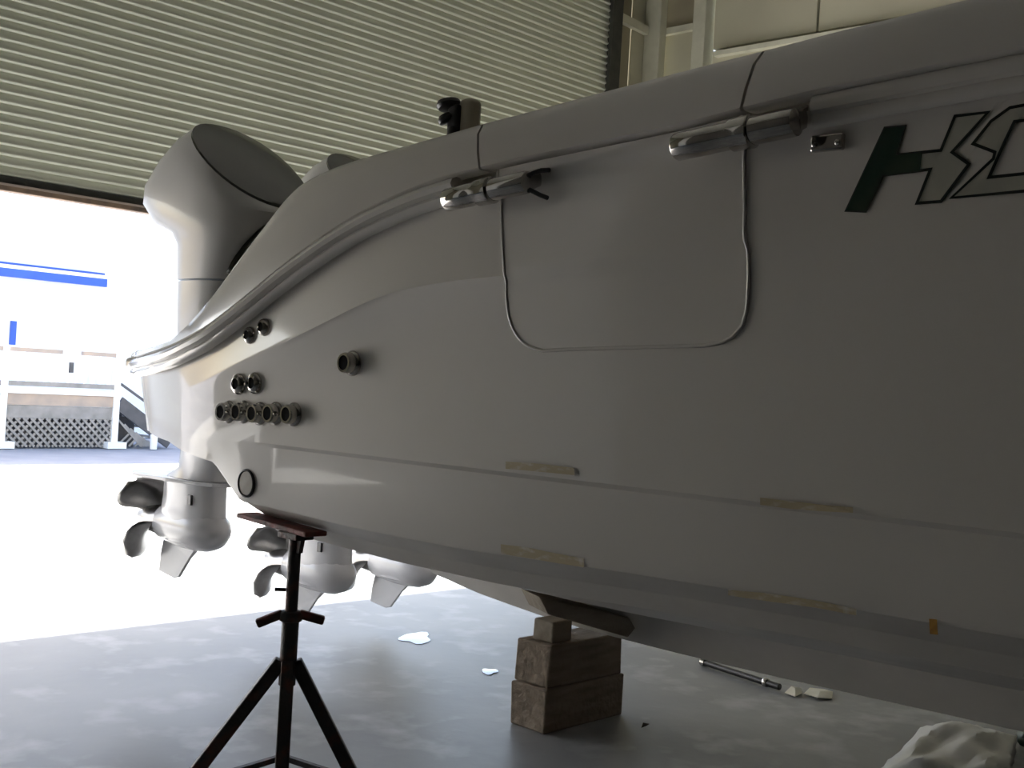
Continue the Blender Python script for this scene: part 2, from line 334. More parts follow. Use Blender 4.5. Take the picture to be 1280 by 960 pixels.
# hull bottom
def endy(t): return t
keel_y = [-7, 0, 1.0, 2.3, 2.8, 3.2, 3.5, 3.9, 4.17]; keel_z = [.55, .40, .385, .365, .365, .372, .388, .424, .47]
kz = lambda y: sm(y, keel_y, keel_z, .15)
def bline(xb, zf, yend, fl):
    yy = np.concatenate([np.linspace(-7, 0, 14)[:-1], np.linspace(0, yend, 40)])
    x = bowx(np.full_like(yy, xb), yy); z = zf(yy) + fl*bowf(yy)**2
    return [Vector((a, b, c)) for a, b, c in zip(x, yy, z)]
cz = lambda y: np.interp(y, [0.8, 1.3, 1.8, 2.05, 2.3, 2.7, 3.27], [.982, .976, .962, .951, .944, .944, .961])
bl = [bline(2.246, cz, 3.27, .25), bline(2.36, lambda y: cz(y)-.057, 3.30, .28), bline(2.42, lambda y: cz(y)-.11, 3.33, .30),
      bline(2.75, lambda y: cz(y)-.177, 3.50, .35), bline(3.1, lambda y: .63*(cz(y)-.177) + .37*(kz(y)+.16), 3.70, .4), bline(3.80, lambda y: kz(y)+.16, 4.12, .6), bline(XC, kz, 4.17, .7)]
V, Fc = [], []
addgrid(bl); addgrid([[mir(p) for p in r] for r in bl])
# aft faces of the running surface, then underside of the stern extension
zu = 1.10
aft = [r[-1] for r in bl]
addgrid([aft, [Vector((p.x, p.y, zu+.02)) for p in aft]]); addgrid([[mir(p) for p in aft], [mir(Vector((p.x, p.y, zu+.02))) for p in aft]])
und = [p for p in hull_lines[-1] if p.y >= 3.40] + [Vector((p.x, p.y, p.z)) for p in corner[-1][1:-1]]
addgrid([und, [Vector((2.5, min(p.y, YA+.07), zu)) for p in und], [Vector((XC, p.y, zu)) for p in und]])
addgrid([[mir(p) for p in und], [mir(Vector((2.5, p.y, zu))) for p in und], [Vector((XC, p.y, zu)) for p in und]])
mesh('hull_bottom', V, Fc, 'bottom', boat, smooth=True, angle=14)
# gunwale cap in three lengths with open seams
def cap(y0, y1, n, sk0=0.0, sk1=0.0):
    yy = np.linspace(y0, y1, n)
    base = rail_z(yy)+.040; tp = np.maximum(top_z(yy), base+.03); xb = bowx(2.170+stern_x(yy), yy); rows = []
    drop = np.clip((tp-base)/.12, .35, 1)
    fr = .25*bowf(yy)**2; base = base+fr; tp = tp+fr
    h = tp-base; w = (yy-y0)/(y1-y0); sk = sk0*(1-w)**4 + sk1*w**4
    def row(dx, z): return [Vector((a, b, c)) for a, b, c in zip(xb+dx, yy+sk*np.clip((z-base)/h, 0, 1), z)]
    rows = [row(.05, base+.0), row(.006, base), row(.0, base+.006), row(.008*drop, base+h*.35), row(.025*drop, base+h*.72), row(.042*drop, tp-.020), row(.052*drop, tp-.007), row(.070*drop, tp), row(.36, tp-.004), row(.375, tp-.02), row(.38, tp-.30)]
    o = grid('gunwale_cap', rows, 'cap', boat, angle=50); return o
y_s1 = PX(612, 180, 2.2).y; y_s2 = PX(938, 100, 2.2).y
cap(-6.9, y_s2-.004, 60, 0, -.015); cap(y_s2+.004, y_s1-.004, 24, -.015, .055); cap(y_s1+.004, YA+.02, 80, .055, 0)
# port side cap and decks
yy = np.linspace(-6.9, YA, 70)
base = rail_z(yy)+.04+.25*bowf(yy)**2; tp = np.maximum(top_z(yy), rail_z(yy)+.07)+.25*bowf(yy)**2; xb = 2*XC-bowx(2.17+stern_x(yy), yy)
grid('gunwale_cap', [[Vector((a+d, b, c)) for a, b, c in zip(xb, yy, zz)] for d, zz in ((-.05, base), (0, base), (-.05, base+.7*(tp-base)), (-.1, tp), (-.36, tp), (-.38, tp-.3))], 'cap', boat, angle=50)
mesh('cockpit_deck', [(2.5, 3.4, 1.3), (2*XC-2.5, 3.4, 1.3), (2*XC-2.5, -3.5, 1.3), (2.6, -3.5, 1.3)], [(0, 1, 2, 3)], 'cap', boat)
box('stern_platform', (2.36, 3.40, 1.36), (2*XC-2.36, YA+.05, 1.405), 'cap', boat, bevel=.015)
# rub rail mouldings (aft length and forward length)
# sweep side vector: d x up ; moving aft (+y) side = (+x) -> flip by going forward
def rail2(y0, y1, n, k=1.0):
    yy = np.linspace(y1, y0, n); x, z = L(2.192, rail_z)(yy); z = z
    pts = [Vector((a, b, c)) for a, b, c in zip(x, yy, z)]
    if y1 >= YA-.01:
        e = pts[0]; pre = []
        for a in (90, 70, 45, 20):
            t = math.radians(a); pre.append(Vector((e.x+.10*(1-math.cos(t)), e.y+.07*math.sin(t), e.z)))
        pts = [Vector((XC, e.y+.07, e.z)), Vector((e.x+.4, e.y+.07, e.z))] + pre + pts
    pr = [(.0, .036), (.014, .038), (.030, .031), (.037, .018), (.033, .005), (.016, -.001), (.022, -.010), (.020, -.020), (.010, -.028), (.0, -.030), (-.02, 0)]
    pr = [(a*k if a > 0 else a, b) for a, b in pr]
    V, Fc = sweep(pts, pr); return mesh('rub_rail', V, Fc, 'cap', boat, smooth=True, angle=45)
rail2(y_s1+.09, YA, 90); rail2(-6.5, 1.26, 60, .55)

lathe('stern_cleat', [(.05, 0), (.05, .02), (.03, .03), (.03, .07), (.055, .08), (.05, .115)], (2.62, 4.18, 1.40), (0, 0, 1), 'blackplast', boat, n=18)
# side boarding door: panel, bead added around it to catch edge highlights
dl = [(627, 236), (628, 262), (629, 300), (632, 345), (634, 370), (637, 395), (643, 413), (652, 426), (664, 435), (680, 438.5)]
drt = [(931, 172), (931, 200), (932, 260), (931, 298), (936, 312), (937, 345), (935, 385), (929, 407), (917, 421), (902, 429), (880, 432)]
PL = [on_hull(*p) for p in dl]; PR = [on_hull(*p) for p in drt]
zl = [p.z for p in PL][::-1]; yl = [p.y for p in PL][::-1]; zr = [p.z for p in PR][::-1]; yr = [p.y for p in PR][::-1]
s1z = lambda y: float(rail_z(np.array([y]))[0])+.034
rows = []
nv = 30; nu = 26
for i in range(nv+1):
    t = i/nv; t = t*t*(3-2*t)*.5 + t*.5; row = []
    for j in range(nu+1):
        s = j/nu
        # bottom edge between the two lower ends, top edge along the seam
        zb = zl[0]*(1-s)+zr[0]*s; yt = yl[-1]*(1-s)+yr[-1]*s; zt = s1z(yt)
        z = zb + (zt-zb)*t
        ya = np.interp(z, zl, yl); yb = np.interp(z, zr, yr)
        y = ya*(1-s)+yb*s
        row.append((y, z))
    rows.append(row)
off = .003
RW = [[Vector((hull_x(y, z)-off - (.012 if i > nv-4 else 0)*0, y, z)) for j, (y, z) in enumerate(r)] for i, r in enumerate(rows)]
skirt = lambda r: [Vector((p.x+.02, p.y, p.z)) for p in r]
V, Fc = [], []; addgrid(RW)
addgrid([RW[0], skirt(RW[0])]); addgrid([RW[-1], skirt(RW[-1])]); addgrid([[r[0] for r in RW], skirt([r[0] for r in RW])]); addgrid([[r[-1] for r in RW], skirt([r[-1] for r in RW])])
door = mesh('boarding_door', V, Fc, 'gelcoat', boat, smooth=True, angle=35)
outl = [r[0] for r in RW[::-1]] + [p for p in RW[0][1:-1]] + [r[-1] for r in RW]
outl = [Vector((p.x+.001, p.y, p.z)) for p in outl]
V, Fc = sweep(outl, circ(.0046, 8), up=Vector((1, 0, 0))); mesh('door_bead', V, Fc, 'cap', door, smooth=True)

# stainless hinges
def hinge(pa, pb, collar_t, r, claw):
    a = PX(*pa, 2.145); b = PX(*pb, 2.145); d = b-a; Ln = d.length; d.normalize()
    h = mesh_h = lathe('hinge', [(r*.5, 0), (r*.93, 0.002), (r, .006), (r, Ln*.30), (r*.97, Ln*.31), (r*.97, collar_t*Ln-.012)], a, d, 'chrome', boat, n=28)
    lathe('hinge_collar', [(r*1.0, 0), (r*1.14, .003), (r*1.14, .022), (r*1.16, .026), (r*1.16, .048), (r*1.0, .052)], a+d*(collar_t*Ln-.012), d, 'chrome', h, n=28)
    lathe('hinge_barrel', [(r*.95, 0), (r*.95, Ln*(1-collar_t)-.05), (r*.9, Ln*(1-collar_t)-.045), (r*.4, Ln*(1-collar_t)-.042)], a+d*(collar_t*Ln+.04), d, 'chrome', h, n=28)
    # base plate against the hull side
    for t0, t1 in ((.03, collar_t-.06), (collar_t+.12, .97)):
        p, q = a+d*Ln*t0, a+d*Ln*t1
        V = [Vector((x, y_, z_)) for (y_, z_) in ((p.y, p.z), (q.y, q.z)) for x in (2.15, 2.20) for z_ in (z_-r*.8, z_+r*.8)]
        mesh('hinge_leaf', V, [(0, 1, 3, 2), (4, 6, 7, 5), (0, 4, 5, 1), (2, 3, 7, 6), (0, 2, 6, 4), (1, 5, 7, 3)], 'chrome', h, bevel=.004)
    if claw:
        e = b
        for s in (1, -1):
            tube('hinge_claw', [e+Vector((.004, .012, s*r*.5)), e+Vector((.006, -.002, s*r*.7)), e+Vector((.022, -.016, s*r*1.0)), e+Vector((.045, -.022, s*r*1.15))], .006, 'blackplast', h, n=8)
    return h
hinge((559, 250), (662, 227), .44, .030, True)
hinge((845, 184), (998, 152), .52, .031, False)
# small catch plate
c = on_hull(1036, 179); 
pl = mesh('catch_plate', *boxV((c.x-.012, c.y-.036, c.z-.017), (c.x+.02, c.y+.036, c.z+.017)), 'chrome', boat, bevel=.004)
for s in (-1, 1): lathe('screw_head', [(.006, 0), (.006, .003), (.003, .005)], (c.x-.011, c.y+s*.026, c.z-.003), (-1, 0, 0), 'chrome', pl, n=12)

# through-hull fittings
def fitting(px, py, r, ln, dome):
    p = on_hull(px, py)
    pr = [(r*1.25, -.01), (r*1.25, .004), (r*1.1, .010), (r, .012), (r, ln-.006), (r*.92, ln), (r*.70, ln), (r*.66, ln-.004)] if dome else [(r*1.2, -.01), (r*1.2, .006), (r*1.0, .014), (r*.62, .018), (r*.55, .012)]
    f = lathe('through_hull', pr, p, (-1, 0, 0), 'chrome', boat, n=24)
    e = pr[-1]
    lathe('bore', [(e[0]*1.04, e[1]-.012), (e[0]*1.04, e[1]+.0015), (e[0]*.5, e[1]+.0018)], p, (-1, 0, 0), 'bore', f, n=20)
for px, py in ((313, 419), (331, 409)): fitting(px, py, .023, .02, False)
for px, py in ((299, 480), (319, 479)): fitting(px, py, .029, .02, False)
for px, py in ((286, 515), (305, 515), (325, 517), (345, 517), (368, 518)): fitting(px, py, .030, .034, True)
fitting(441, 454, .030, .036, True)
p = on_hull(309, 604)
pg = lathe('drain_plug', [(.046, -.01), (.046, .006), (.041, .009), (.037, .004)], p, (-1, .0, 0), 'blackplast', boat)
lathe('plug_face', [(.0375, -.005), (.0375, .0055), (.02, .0065)], p, (-1, 0, 0), 'plug', pg)
# tape residue and a bit of orange tape
def strip(name, top, botm, mt, off=.006):
    T = [on_hull(*q, off) for q in top]; B = [on_hull(*q, off) for q in botm]
    n_ = len(T); return mesh(name, T+B, [(i, i+1, n_+i+1, n_+i) for i in range(n_-1)], mt, boat)
strip('tape_residue', [(634, 577), (660, 578), (690, 581), (720, 585)], [(634, 586), (660, 588), (690, 591), (720, 594)], 'residue')
strip('tape_residue', [(952, 622), (990, 626), (1030, 631), (1068, 634)], [(952, 631), (990, 636), (1030, 639), (1068, 641)], 'residue')
strip('tape_residue', [(628, 680), (660, 684), (700, 692), (732, 698)], [(628, 692), (660, 697), (700, 704), (732, 709)], 'residue')
strip('tape_residue', [(912, 737), (960, 741), (1020, 750), (1072, 761)], [(912, 744), (960, 751), (1020, 759), (1072, 769)], 'residue')
tag(strip('orange_tape', [(1163, 773), (1173, 774)], [(1164, 792), (1174, 793)], 'tape'), 'short orange tape mark at the chine')
# hull lettering: H and O, cut vinyl with dark outline
def vinyl(name, poly, mt, parent, off, line_=None, lw=.006, closed=True):
    P = [on_hull(800+x/2.6667, 90+y/2.6667, off) for x, y in poly]
    bm = bmesh.new(); vs = [bm.verts.new((0, q.y, q.z)) for q in P]; f = bm.faces.new(vs); f.normal_update(); bmesh.ops.triangulate(bm, faces=[f])
    for v_, q in zip(vs, P): v_.co = q
    bm.verts.index_update(); Vv = [v.co.copy() for v in bm.verts]; Ff = [tuple(v.index for v in f.verts) for f in bm.faces]; bm.free()
    o = mesh(name, Vv, Ff, mt, parent, recalc=False)
    if line_:
        Q = [Vector((q.x-.0008, q.y, q.z)) for q in P]; VV, FF = [], []; n_ = len(Q)
        for i in range(n_):
            pa, pb, pc = Q[i-1], Q[i], Q[(i+1) % n_]
            d1 = (pb-pa).normalized(); d2 = (pc-pb).normalized(); t = (d1+d2)
            t = t.normalized() if t.length > .2 else d2; nn = Vector((0, -t.z, t.y)); k = max(.5, nn.dot(Vector((0, -d1.z, d1.y))))
            VV += [pb+nn*lw/2/k, pb-nn*lw/2/k]
        for i in range(n_): j = (i+1) % n_; FF.append((2*i, 2*j, 2*j+1, 2*i+1))
        mesh('letter_outline', VV, FF, 'letterline', o, recalc=False)
    return o
Hfull = [(818, 188), (885, 182), (855, 278), (1005, 262), (1052, 148), (1162, 135), (1042, 268), (1098, 308), (1005, 432), (925, 438), (970, 325), (812, 345), (755, 465), (690, 462)]
h = vinyl('letter_h', Hfull, 'lettersilver', boat, .002, True)
h['label'] = 'slanted letter H, dark green and silver'
vinyl('letter_inlay', [(818, 188), (885, 182), (855, 278), (943, 268), (936, 330), (812, 345), (755, 465), (690, 462)], 'letterdark', h, .0032)
o_out = [(1450, 118), (1300, 108), (1235, 120), (1172, 165), (1112, 240), (1185, 268), (1180, 290), (1040, 420), (1280, 398), (1380, 385)]
o_in = [(1420, 180), (1300, 160), (1250, 166), (1218, 232), (1165, 352), (1280, 340), (1350, 332)]
lo_ = vinyl('letter_o', o_out[:] + o_in[::-1], 'lettersilver', boat, .002, True)
lo_['label'] = 'silver letter with a lightning cut, beside the H'
# little deck fitting on the coaming
fb = PX(586, 165, 2.6)
df = mesh('deck_fitting', *boxV((2.57, fb.y-.03, 1.95), (2.63, fb.y+.03, PX(590, 124, 2.6).z)), 'beige', boat, bevel=.02, seg=4, smooth=True, angle=60)
q0 = PX(568, 140, 2.57)
lathe('clamp_post', [(.026, 0), (.026, .02), (.018, .03), (.020, .07), (.014, .09), (.022, .12), (.016, .15)], (2.56, q0.y-.012, q0.z-.20), (0, .0, 1), 'blackplast', df, n=16)
box('clamp_body', (2.55, q0.y-.03, q0.z-.16), (2.58, q0.y+.012, q0.z+.02), 'blackplast', df, bevel=.008)
lathe('clamp_knob', [(.012, 0), (.034, .006), (.040, .016), (.036, .028), (.02, .034)], (2.56, q0.y+.012, q0.z+.005), (0, .25, 1), 'blackplast', df, n=18)
lathe('clamp_knob', [(.010, 0), (.026, .005), (.028, .014), (.02, .026)], (2.555, q0.y+.01, q0.z-.035), (-.3, .5, 1), 'blackplast', df, n=18)

# ================================================================= OUTBOARD ENGINES (built round x = 0, y and z as they stand)
def ring(cx, y0, y1, hw, z, slope=0.0, n=40, e=3.2, nose=1.0):
    out = []; yc = (y0+y1)/2; hl = (y1-y0)/2
    for i in range(n):
        t = 2*math.pi*i/n; c, s = math.cos(t), math.sin(t)
        x = math.copysign(abs(s)**(2/e), s)*hw; y = math.copysign(abs(c)**(2/e), c)*hl
        out.append(Vector((cx+x, yc+y, z + slope*y)))
    return out
def engine(loc, ext, label):
    e = empty('outboard_engine', (0, 0, 0), label, 'outboard engine', 'row of white outboard engines on the stern')
    Y0 = 4.3
    def r(y0, y1, hw, z, sl=0, ee=3.2): return ring(0, y0-Y0, y1-Y0, hw, z-.42, sl, e=ee)
    # cowling
    low = loft('lower_cowl', [r(4.34, 4.62, .17, 1.16, 0, 2.8), r(4.30, 4.63, .22, 1.30), r(4.26, 4.64, .245, 1.55), r(4.22, 4.65, .255, 1.743)], 'engine', e)
    loft('upper_cowl', [r(4.215, 4.652, .257, 1.751), r(4.17, 4.66, .268, 1.90), r(4.15, 4.71, .275, 1.955), r(4.125, 4.89, .280, 2.005, 0, 3.0), r(4.11, 5.03, .280, 2.07, .08, 2.8), r(4.115, 5.03, .280, 2.12, .17, 2.7), r(4.13, 4.92, .276, 2.185, .34, 2.5), r(4.145, 4.79, .264, 2.238, .56, 2.3), r(4.155, 4.695, .246, 2.262, .74, 2.15)], 'engine', e)
    tp = []
    for k, (f, dz) in enumerate(((1.0, .0), (.985, .010), (.93, .013), (.6, .026), (.2, .032))):
        yc, hl = 4.425, .270
        tp.append(r(yc-hl*f, yc+hl*f, .246*f, 2.262+dz, .74, 2.15))
    pan = loft('top_panel', tp, 'blackgloss', e, angle=30)
    # dark crescent vent on the front face
    def fy(x, z):
        y0 = np.interp(z, [1.743, 1.90, 1.955, 2.005, 2.08], [4.215, 4.17, 4.15, 4.125, 4.11]); hw = .272; hl = .245
        return y0 + hl*(1-(1-min(1, abs(x)/hw)**3.2)**(1/3.2)) - Y0
    zo = [1.775, 1.83, 1.90, 1.965, 2.02, 2.045]; xo = [.215, .205, .175, .13, .07, .02]; fr = []
    for k in range(13):
        zv = 1.775 + .27*k/12; xm = float(np.interp(zv, zo, xo))
        fr.append([Vector((xm*(j_/12*2-1), fy(xm*(j_/12*2-1), zv)-.012, zv-.42)) for j_ in range(13)])
    grid('front_vent', fr, 'blackgloss', e, solid=.008, angle=40)
    # transom bracket
    br = box('transom_bracket', (-.17, 4.30-loc[1], 1.10-.42), (.17, 4.36-Y0+.02, 1.40-.42), 'gear', e, bevel=.02)
    box('bracket_clamp', (-.10, 4.35-Y0, .98-.42-ext*0), (.10, 4.50-Y0, 1.20-.42), 'blackplast', e, bevel=.02)
    # leg and gearcase
    def g(y0, y1, hw, z, ee=2.3): return ring(0, y0-Y0, y1-Y0, hw, z-.42, 0, e=ee)
    loft('leg', [g(4.36, 4.76, .14, 1.18), g(4.38, 4.78, .10, 1.06), g(4.50, 4.80, .085, .93-ext), g(4.51, 4.90, .09, .885-ext)], 'gear', e)
    av = [(-.07, 4.47), (-.10, 4.56), (-.13, 4.75), (-.14, 5.02), (-.10, 5.12), (0, 5.15), (.10, 5.12), (.14, 5.02), (.13, 4.75), (.10, 4.56), (.07, 4.47), (0, 4.43)]
    mesh('anti_ventilation_plate', [(x, y-Y0, z-.42-ext) for z in (.868, .884) for x, y in av], [tuple(range(12))[::-1], tuple(range(12, 24))] + [(i, (i+1) % 12, 12+(i+1) % 12, 12+i) for i in range(12)], 'gear', e, bevel=.004)
    gc = loft('gearcase', [g(4.515, 4.91, .095, .872-ext), g(4.51, 4.92, .09, .80-ext), g(4.505, 4.93, .092, .73-ext), g(4.49, 4.94, .10, .66-ext, 2.0), g(4.52, 4.92, .085, .60-ext, 2.0), g(4.60, 4.86, .04, .575-ext, 2.0)], 'gear', e)
    box('water_pickup', (-.091, 4.60-Y0, .775-.42-ext), (-.080, 4.632-Y0, .82-.42-ext), 'blackplast', gc, bevel=.003)
    lathe('torpedo', [(.012, -.02), (.045, .0), (.078, .035), (.096, .09), (.102, .16), (.102, .27), (.095, .35), (.085, .43)], (0, 4.49-Y0, .665-.42-ext), (0, 1, 0), 'gear', e, n=28)
    sk = [(4.58, .60), (4.66, .575), (4.72, .52), (4.80, .425), (4.84, .415), (4.97, .43), (4.965, .50), (4.93, .60)]
    V_ = [(sx*(.014 if z > .55 else .007), y-Y0, z-.42-ext) for sx in (-1, 1) for y, z in sk]; n_ = len(sk)
    mesh('skeg', V_, [tuple(range(n_)), tuple(range(n_, 2*n_))[::-1]] + [(i, n_+i, n_+(i+1) % n_, (i+1) % n_) for i in range(n_)], 'gear', e, bevel=.003)
    # propeller
    pz, pyy = .665-.42-ext, 4.905-Y0
    hub = lathe('propeller', [(.070, 0), (.072, .05), (.066, .13), (.060, .19), (.052, .21), (.03, .212)], (0, pyy, pz), (0, 1, 0), 'propsteel', e, n=24)
    for k in range(3):
        ph = math.radians(100+120*k); rows_ = []
        for i in range(9):
            u = i/8; rad = .055 + .150*u; wdt = math.radians(52)*(.72+.75*math.sin(math.pi*min(1, u*.72+.16)))*math.sqrt(max(.03, 1-u**5)); row = []
            for j in range(11):
                v = j/10*2-1; an = ph + v*wdt*.62 + .35*u
                yo = .10 + v*wdt*.62*.36/(2*math.pi)*2.0*(1-.25*u) + .05*u + .035*v*v*u
                row.append(Vector((rad*math.cos(an), pyy+yo, pz+rad*math.sin(an))))
            rows_.append(row)
        grid('blade', rows_, 'propsteel', hub, solid=.007, angle=60)
    e.location = loc
    return e
e1 = engine((2.97, 4.3, .42), 0.0, 'white outboard engine nearest the door opening, leftmost of the row')
e2 = engine((3.7, 4.3, .42), 0.25, 'middle white outboard engine, its gearcase seen behind the stand pole')
e3 = engine((4.4, 4.46, .40), 0.28, 'far white outboard engine, its gearcase seen right of the stand under the hull')

# ================================================================= BOAT STAND
SX, SY = 2.31, 3.075
stand = empty('boat_stand', (SX, SY, 0), 'dark steel four legged boat stand with red top plate under the chine', 'boat stand')
a, b = Vector((SX, 2.97, .889)), Vector((SX, 3.345, .906))
bar('top_plate', a, b, .085, .016, 'standred', stand, bevel=.004)
box('plate_socket', (SX-.035, SY-.05, .862), (SX+.035, SY+.05, .884), 'standsteel', stand, bevel=.004)
tube('screw_pole', [(SX, SY, .55), (SX, SY, .89)], .020, 'standsteel', stand, up=Vector((1, 0, 0)))
tube('sleeve', [(SX, SY, .40), (SX, SY, .61)], .027, 'standsteel', stand, up=Vector((1, 0, 0)))
lathe('collar', [(.03, 0), (.036, .004), (.036, .03), (.03, .034)], (SX, SY, .60), (0, 0, 1), 'standsteel', stand, n=16)
gus = [(-.03, .875), (.03, .875), (.022, .82), (-.022, .82)]
mesh('gusset', [(SX+dx, SY+yy_*1.4, z) for dx in (-.008, .008) for yy_, z in gus], [(0, 1, 2, 3), (7, 6, 5, 4), (0, 4, 5, 1), (1, 5, 6, 2), (2, 6, 7, 3), (3, 7, 4, 0)], 'standsteel', stand)
phi = math.atan2(SX, SY); scr = Vector((math.cos(phi), -math.sin(phi), 0)); away = Vector((math.sin(phi), math.cos(phi), 0)); base = Vector((SX, SY, 0))
for s, dz in ((-1, -.035), (1, -.02)):
    r0 = base + Vector((0, 0, .625))
    bar('turn_handle', r0+scr*s*.025, r0+scr*s*.105+Vector((0, 0, dz)), .026, .028, 'standred', stand, bevel=.006)
bar('stop_pin', base+Vector((0, 0, .70))-scr*.02, base+Vector((0, 0, .70))-scr*.055, .012, .010, 'standsteel', stand)
for dirv, rad in ((-scr, .34), (scr, .28), (-away, .26), (away, .28)):
    foot = base + dirv*rad
    lg = bar('leg', base + dirv*.022 + Vector((0, 0, .475)), foot + Vector((0, 0, .012)), .042, .042, 'standsteel', stand, bevel=.005)
    box('foot_pad', (foot.x-.04, foot.y-.04, 0), (foot.x+.04, foot.y+.04, .012), 'standsteel', lg)
ft = [base + d*.225 + Vector((0, 0, .10)) for d in (-scr, -away, scr, away)]
for i in range(4): bar('brace', ft[i], ft[(i+1) % 4], .018, .018, 'standsteel', stand)

# ================================================================= KEEL BLOCKS
def rough_block(name, lo, hi, mt, label, cat, jit=.006, grp=None):
    V, Fc = boxV(lo, hi); V = [(x+random.uniform(-jit, jit), y+random.uniform(-jit, jit), z) for x, y, z in V]
    o = mesh(name, V, Fc, mt, None, bevel=.008); return tag(o, label, cat, grp)
rough_block('keel_block', (3.63, 3.135, 0.0), (4.135, 3.32, .178), 'block', 'lower brown timber keel block standing on the concrete floor', 'block', grp='keel blocks')
rough_block('keel_block', (3.645, 3.14, .178), (4.115, 3.325, .352), 'block', 'upper brown timber keel block stacked on the lower one', 'block', grp='keel blocks')
rough_block('spacer_block', (3.68, 3.16, .352), (3.80, 3.27, .44), 'wood', 'small wooden spacer on top of the keel blocks under the plank', 'block', .003)
q = [PY(674, 746, 2.90), PY(802, 776, 2.90), PY(785, 797, 2.90), PY(685, 768, 2.90)]
bk = [Vector((p.x+.16, 3.14, p.z-.02)) for p in q]
tag(mesh('hull_plank', q+bk, [(0, 1, 2, 3), (7, 6, 5, 4), (0, 4, 5, 1), (1, 5, 6, 2), (2, 6, 7, 3), (3, 7, 4, 0)], 'wood', None, bevel=.005), 'tapered wooden plank wedged between the blocks and the hull bottom', 'plank')

# ================================================================= THINGS ON THE FLOOR
p0, p1 = PZ(880, 828, .02), PZ(957, 853, .02)
rod = empty('rod', p0, 'black rod with shiny ends lying on the floor under the hull', 'rod')
d = (p1-p0).normalized()
tube('shaft', [p0, p1, p1+d*.09], .016, 'blackplast', rod)
lathe('end_cap', [(.012, -.02), (.02, -.015), (.02, .012)], p0, d, 'chrome', rod, n=14)
lathe('ferrule', [(.018, -.012), (.021, -.008), (.021, .012), (.018, .016)], p1, d, 'chrome', rod, n=14)
def scrap(pts, label, h=.012):
    P = [PZ(px, py, .012) for px, py in pts]; cc = sum(P, Vector())/len(P)
    V = [Vector((p.x, p.y, .004+random.random()*h)) for p in P] + [Vector((cc.x, cc.y, .02))]; n_ = len(P)
    return tag(mesh('paper_scrap', V, [(i, (i+1) % n_, n_) for i in range(n_)], 'paper', None, solid=.003), label, 'paper', 'paper scraps on the floor')
scrap([(981, 864), (989, 858), (1001, 859), (1003, 866), (994, 870)], 'small yellowish paper scrap at the end of the black rod')
scrap([(1005, 866), (1012, 861), (1030, 860), (1041, 864), (1040, 872), (1022, 872)], 'larger white paper scrap right of the black rod')
lf = PZ(807, 908, .004)
tag(mesh('dry_leaf', [lf+Vector((-.03, .0, 0)), lf+Vector((0, -.012, .010)), lf+Vector((.03, .004, .004)), lf+Vector((0, .014, .012)), lf+Vector((0, 0, .002))], [(0, 1, 4), (1, 2, 4), (2, 3, 4), (3, 0, 4)], 'leaf', None, solid=.002), 'small dark dry leaf on the floor right of the blocks', 'leaf')
# crumpled plastic sheet
cs = [PZ(1085, 975, .02), PZ(1275, 985, .02), PZ(1272, 918, .05), PZ(1190, 900, .10), PZ(1128, 930, .05)]
A, B, Cc, Dd = PZ(1075, 985, 0.01), PZ(1262, 990, 0.01), PZ(1272, 922, .01), PZ(1150, 915, .01)
rows = []
for i in range(19):
    u = i/18; row = []
    for j in range(25):
        v = j/24
        p = (A*(1-v)+B*v)*(1-u) + (Dd*(1-v)+Cc*v)*u
        edge = min(u, 1-u, v, 1-v)*5
        tri = lambda q: abs((q % 1)*2-1)
        h = .010 + min(1, edge)*(.022*tri(1.3*u+2.1*v)+.020*tri(2.3*v-1.1*u+.3)+.014*tri(3.1*u+.9*v)+.02) + .05*math.exp(-((v-.4)**2*6+(u-1)**2*30))
        row.append(Vector((p.x+random.uniform(-.006, .006), p.y+random.uniform(-.006, .006), h+random.uniform(-.004, .004))))
    rows.append(row)
tag(grid('plastic_sheet', rows, 'plastic', None, angle=25, solid=.002), 'crumpled translucent white plastic sheet on the floor at the right', 'sheet')
A = PZ(1262, 940, .0); rows = []
for i in range(9):
    row = []
    for j in range(12):
        t = 2*math.pi*j/12; rr = .13*math.sin(math.pi*(i+.4)/9)*(1+.15*math.sin(3*t+i))
        row.append(Vector((A.x+.10+rr*math.cos(t), A.y-.10+rr*math.sin(t)*.8, .004+.11*(i/8)+.006*math.sin(5*t))))
    rows.append(row)
tag(loft('green_bag', rows, 'greenbag', None, angle=40), 'dark green plastic bag beside the crumpled sheet', 'bag')
def puddle(px, py, w, h, label):
    c = PZ(px, py, 0); V = []
    for i in range(20):
        t = 2*math.pi*i/20; k = 1+.18*math.sin(3*t+px)+.1*math.sin(5*t)
        V.append(PZ(px+w*k*math.cos(t), py+h*k*math.sin(t), .0))
    V = [Vector((v.x, v.y, .003)) for v in V]; W = [c+(v-c)*.9 + Vector((0, 0, .001)) for v in V]
    tag(mesh('puddle', V+W, [(i, (i+1) % 20, 20+(i+1) % 20, 20+i) for i in range(20)] + [tuple(range(20, 40))], 'water', None, smooth=True), label, 'puddle', 'small puddles on the concrete floor')
puddle(520, 798, 19, 7, 'larger bright puddle on the floor below the far gearcase')
puddle(612, 840, 10, 3.6, 'smaller bright puddle on the floor just left of the blocks')

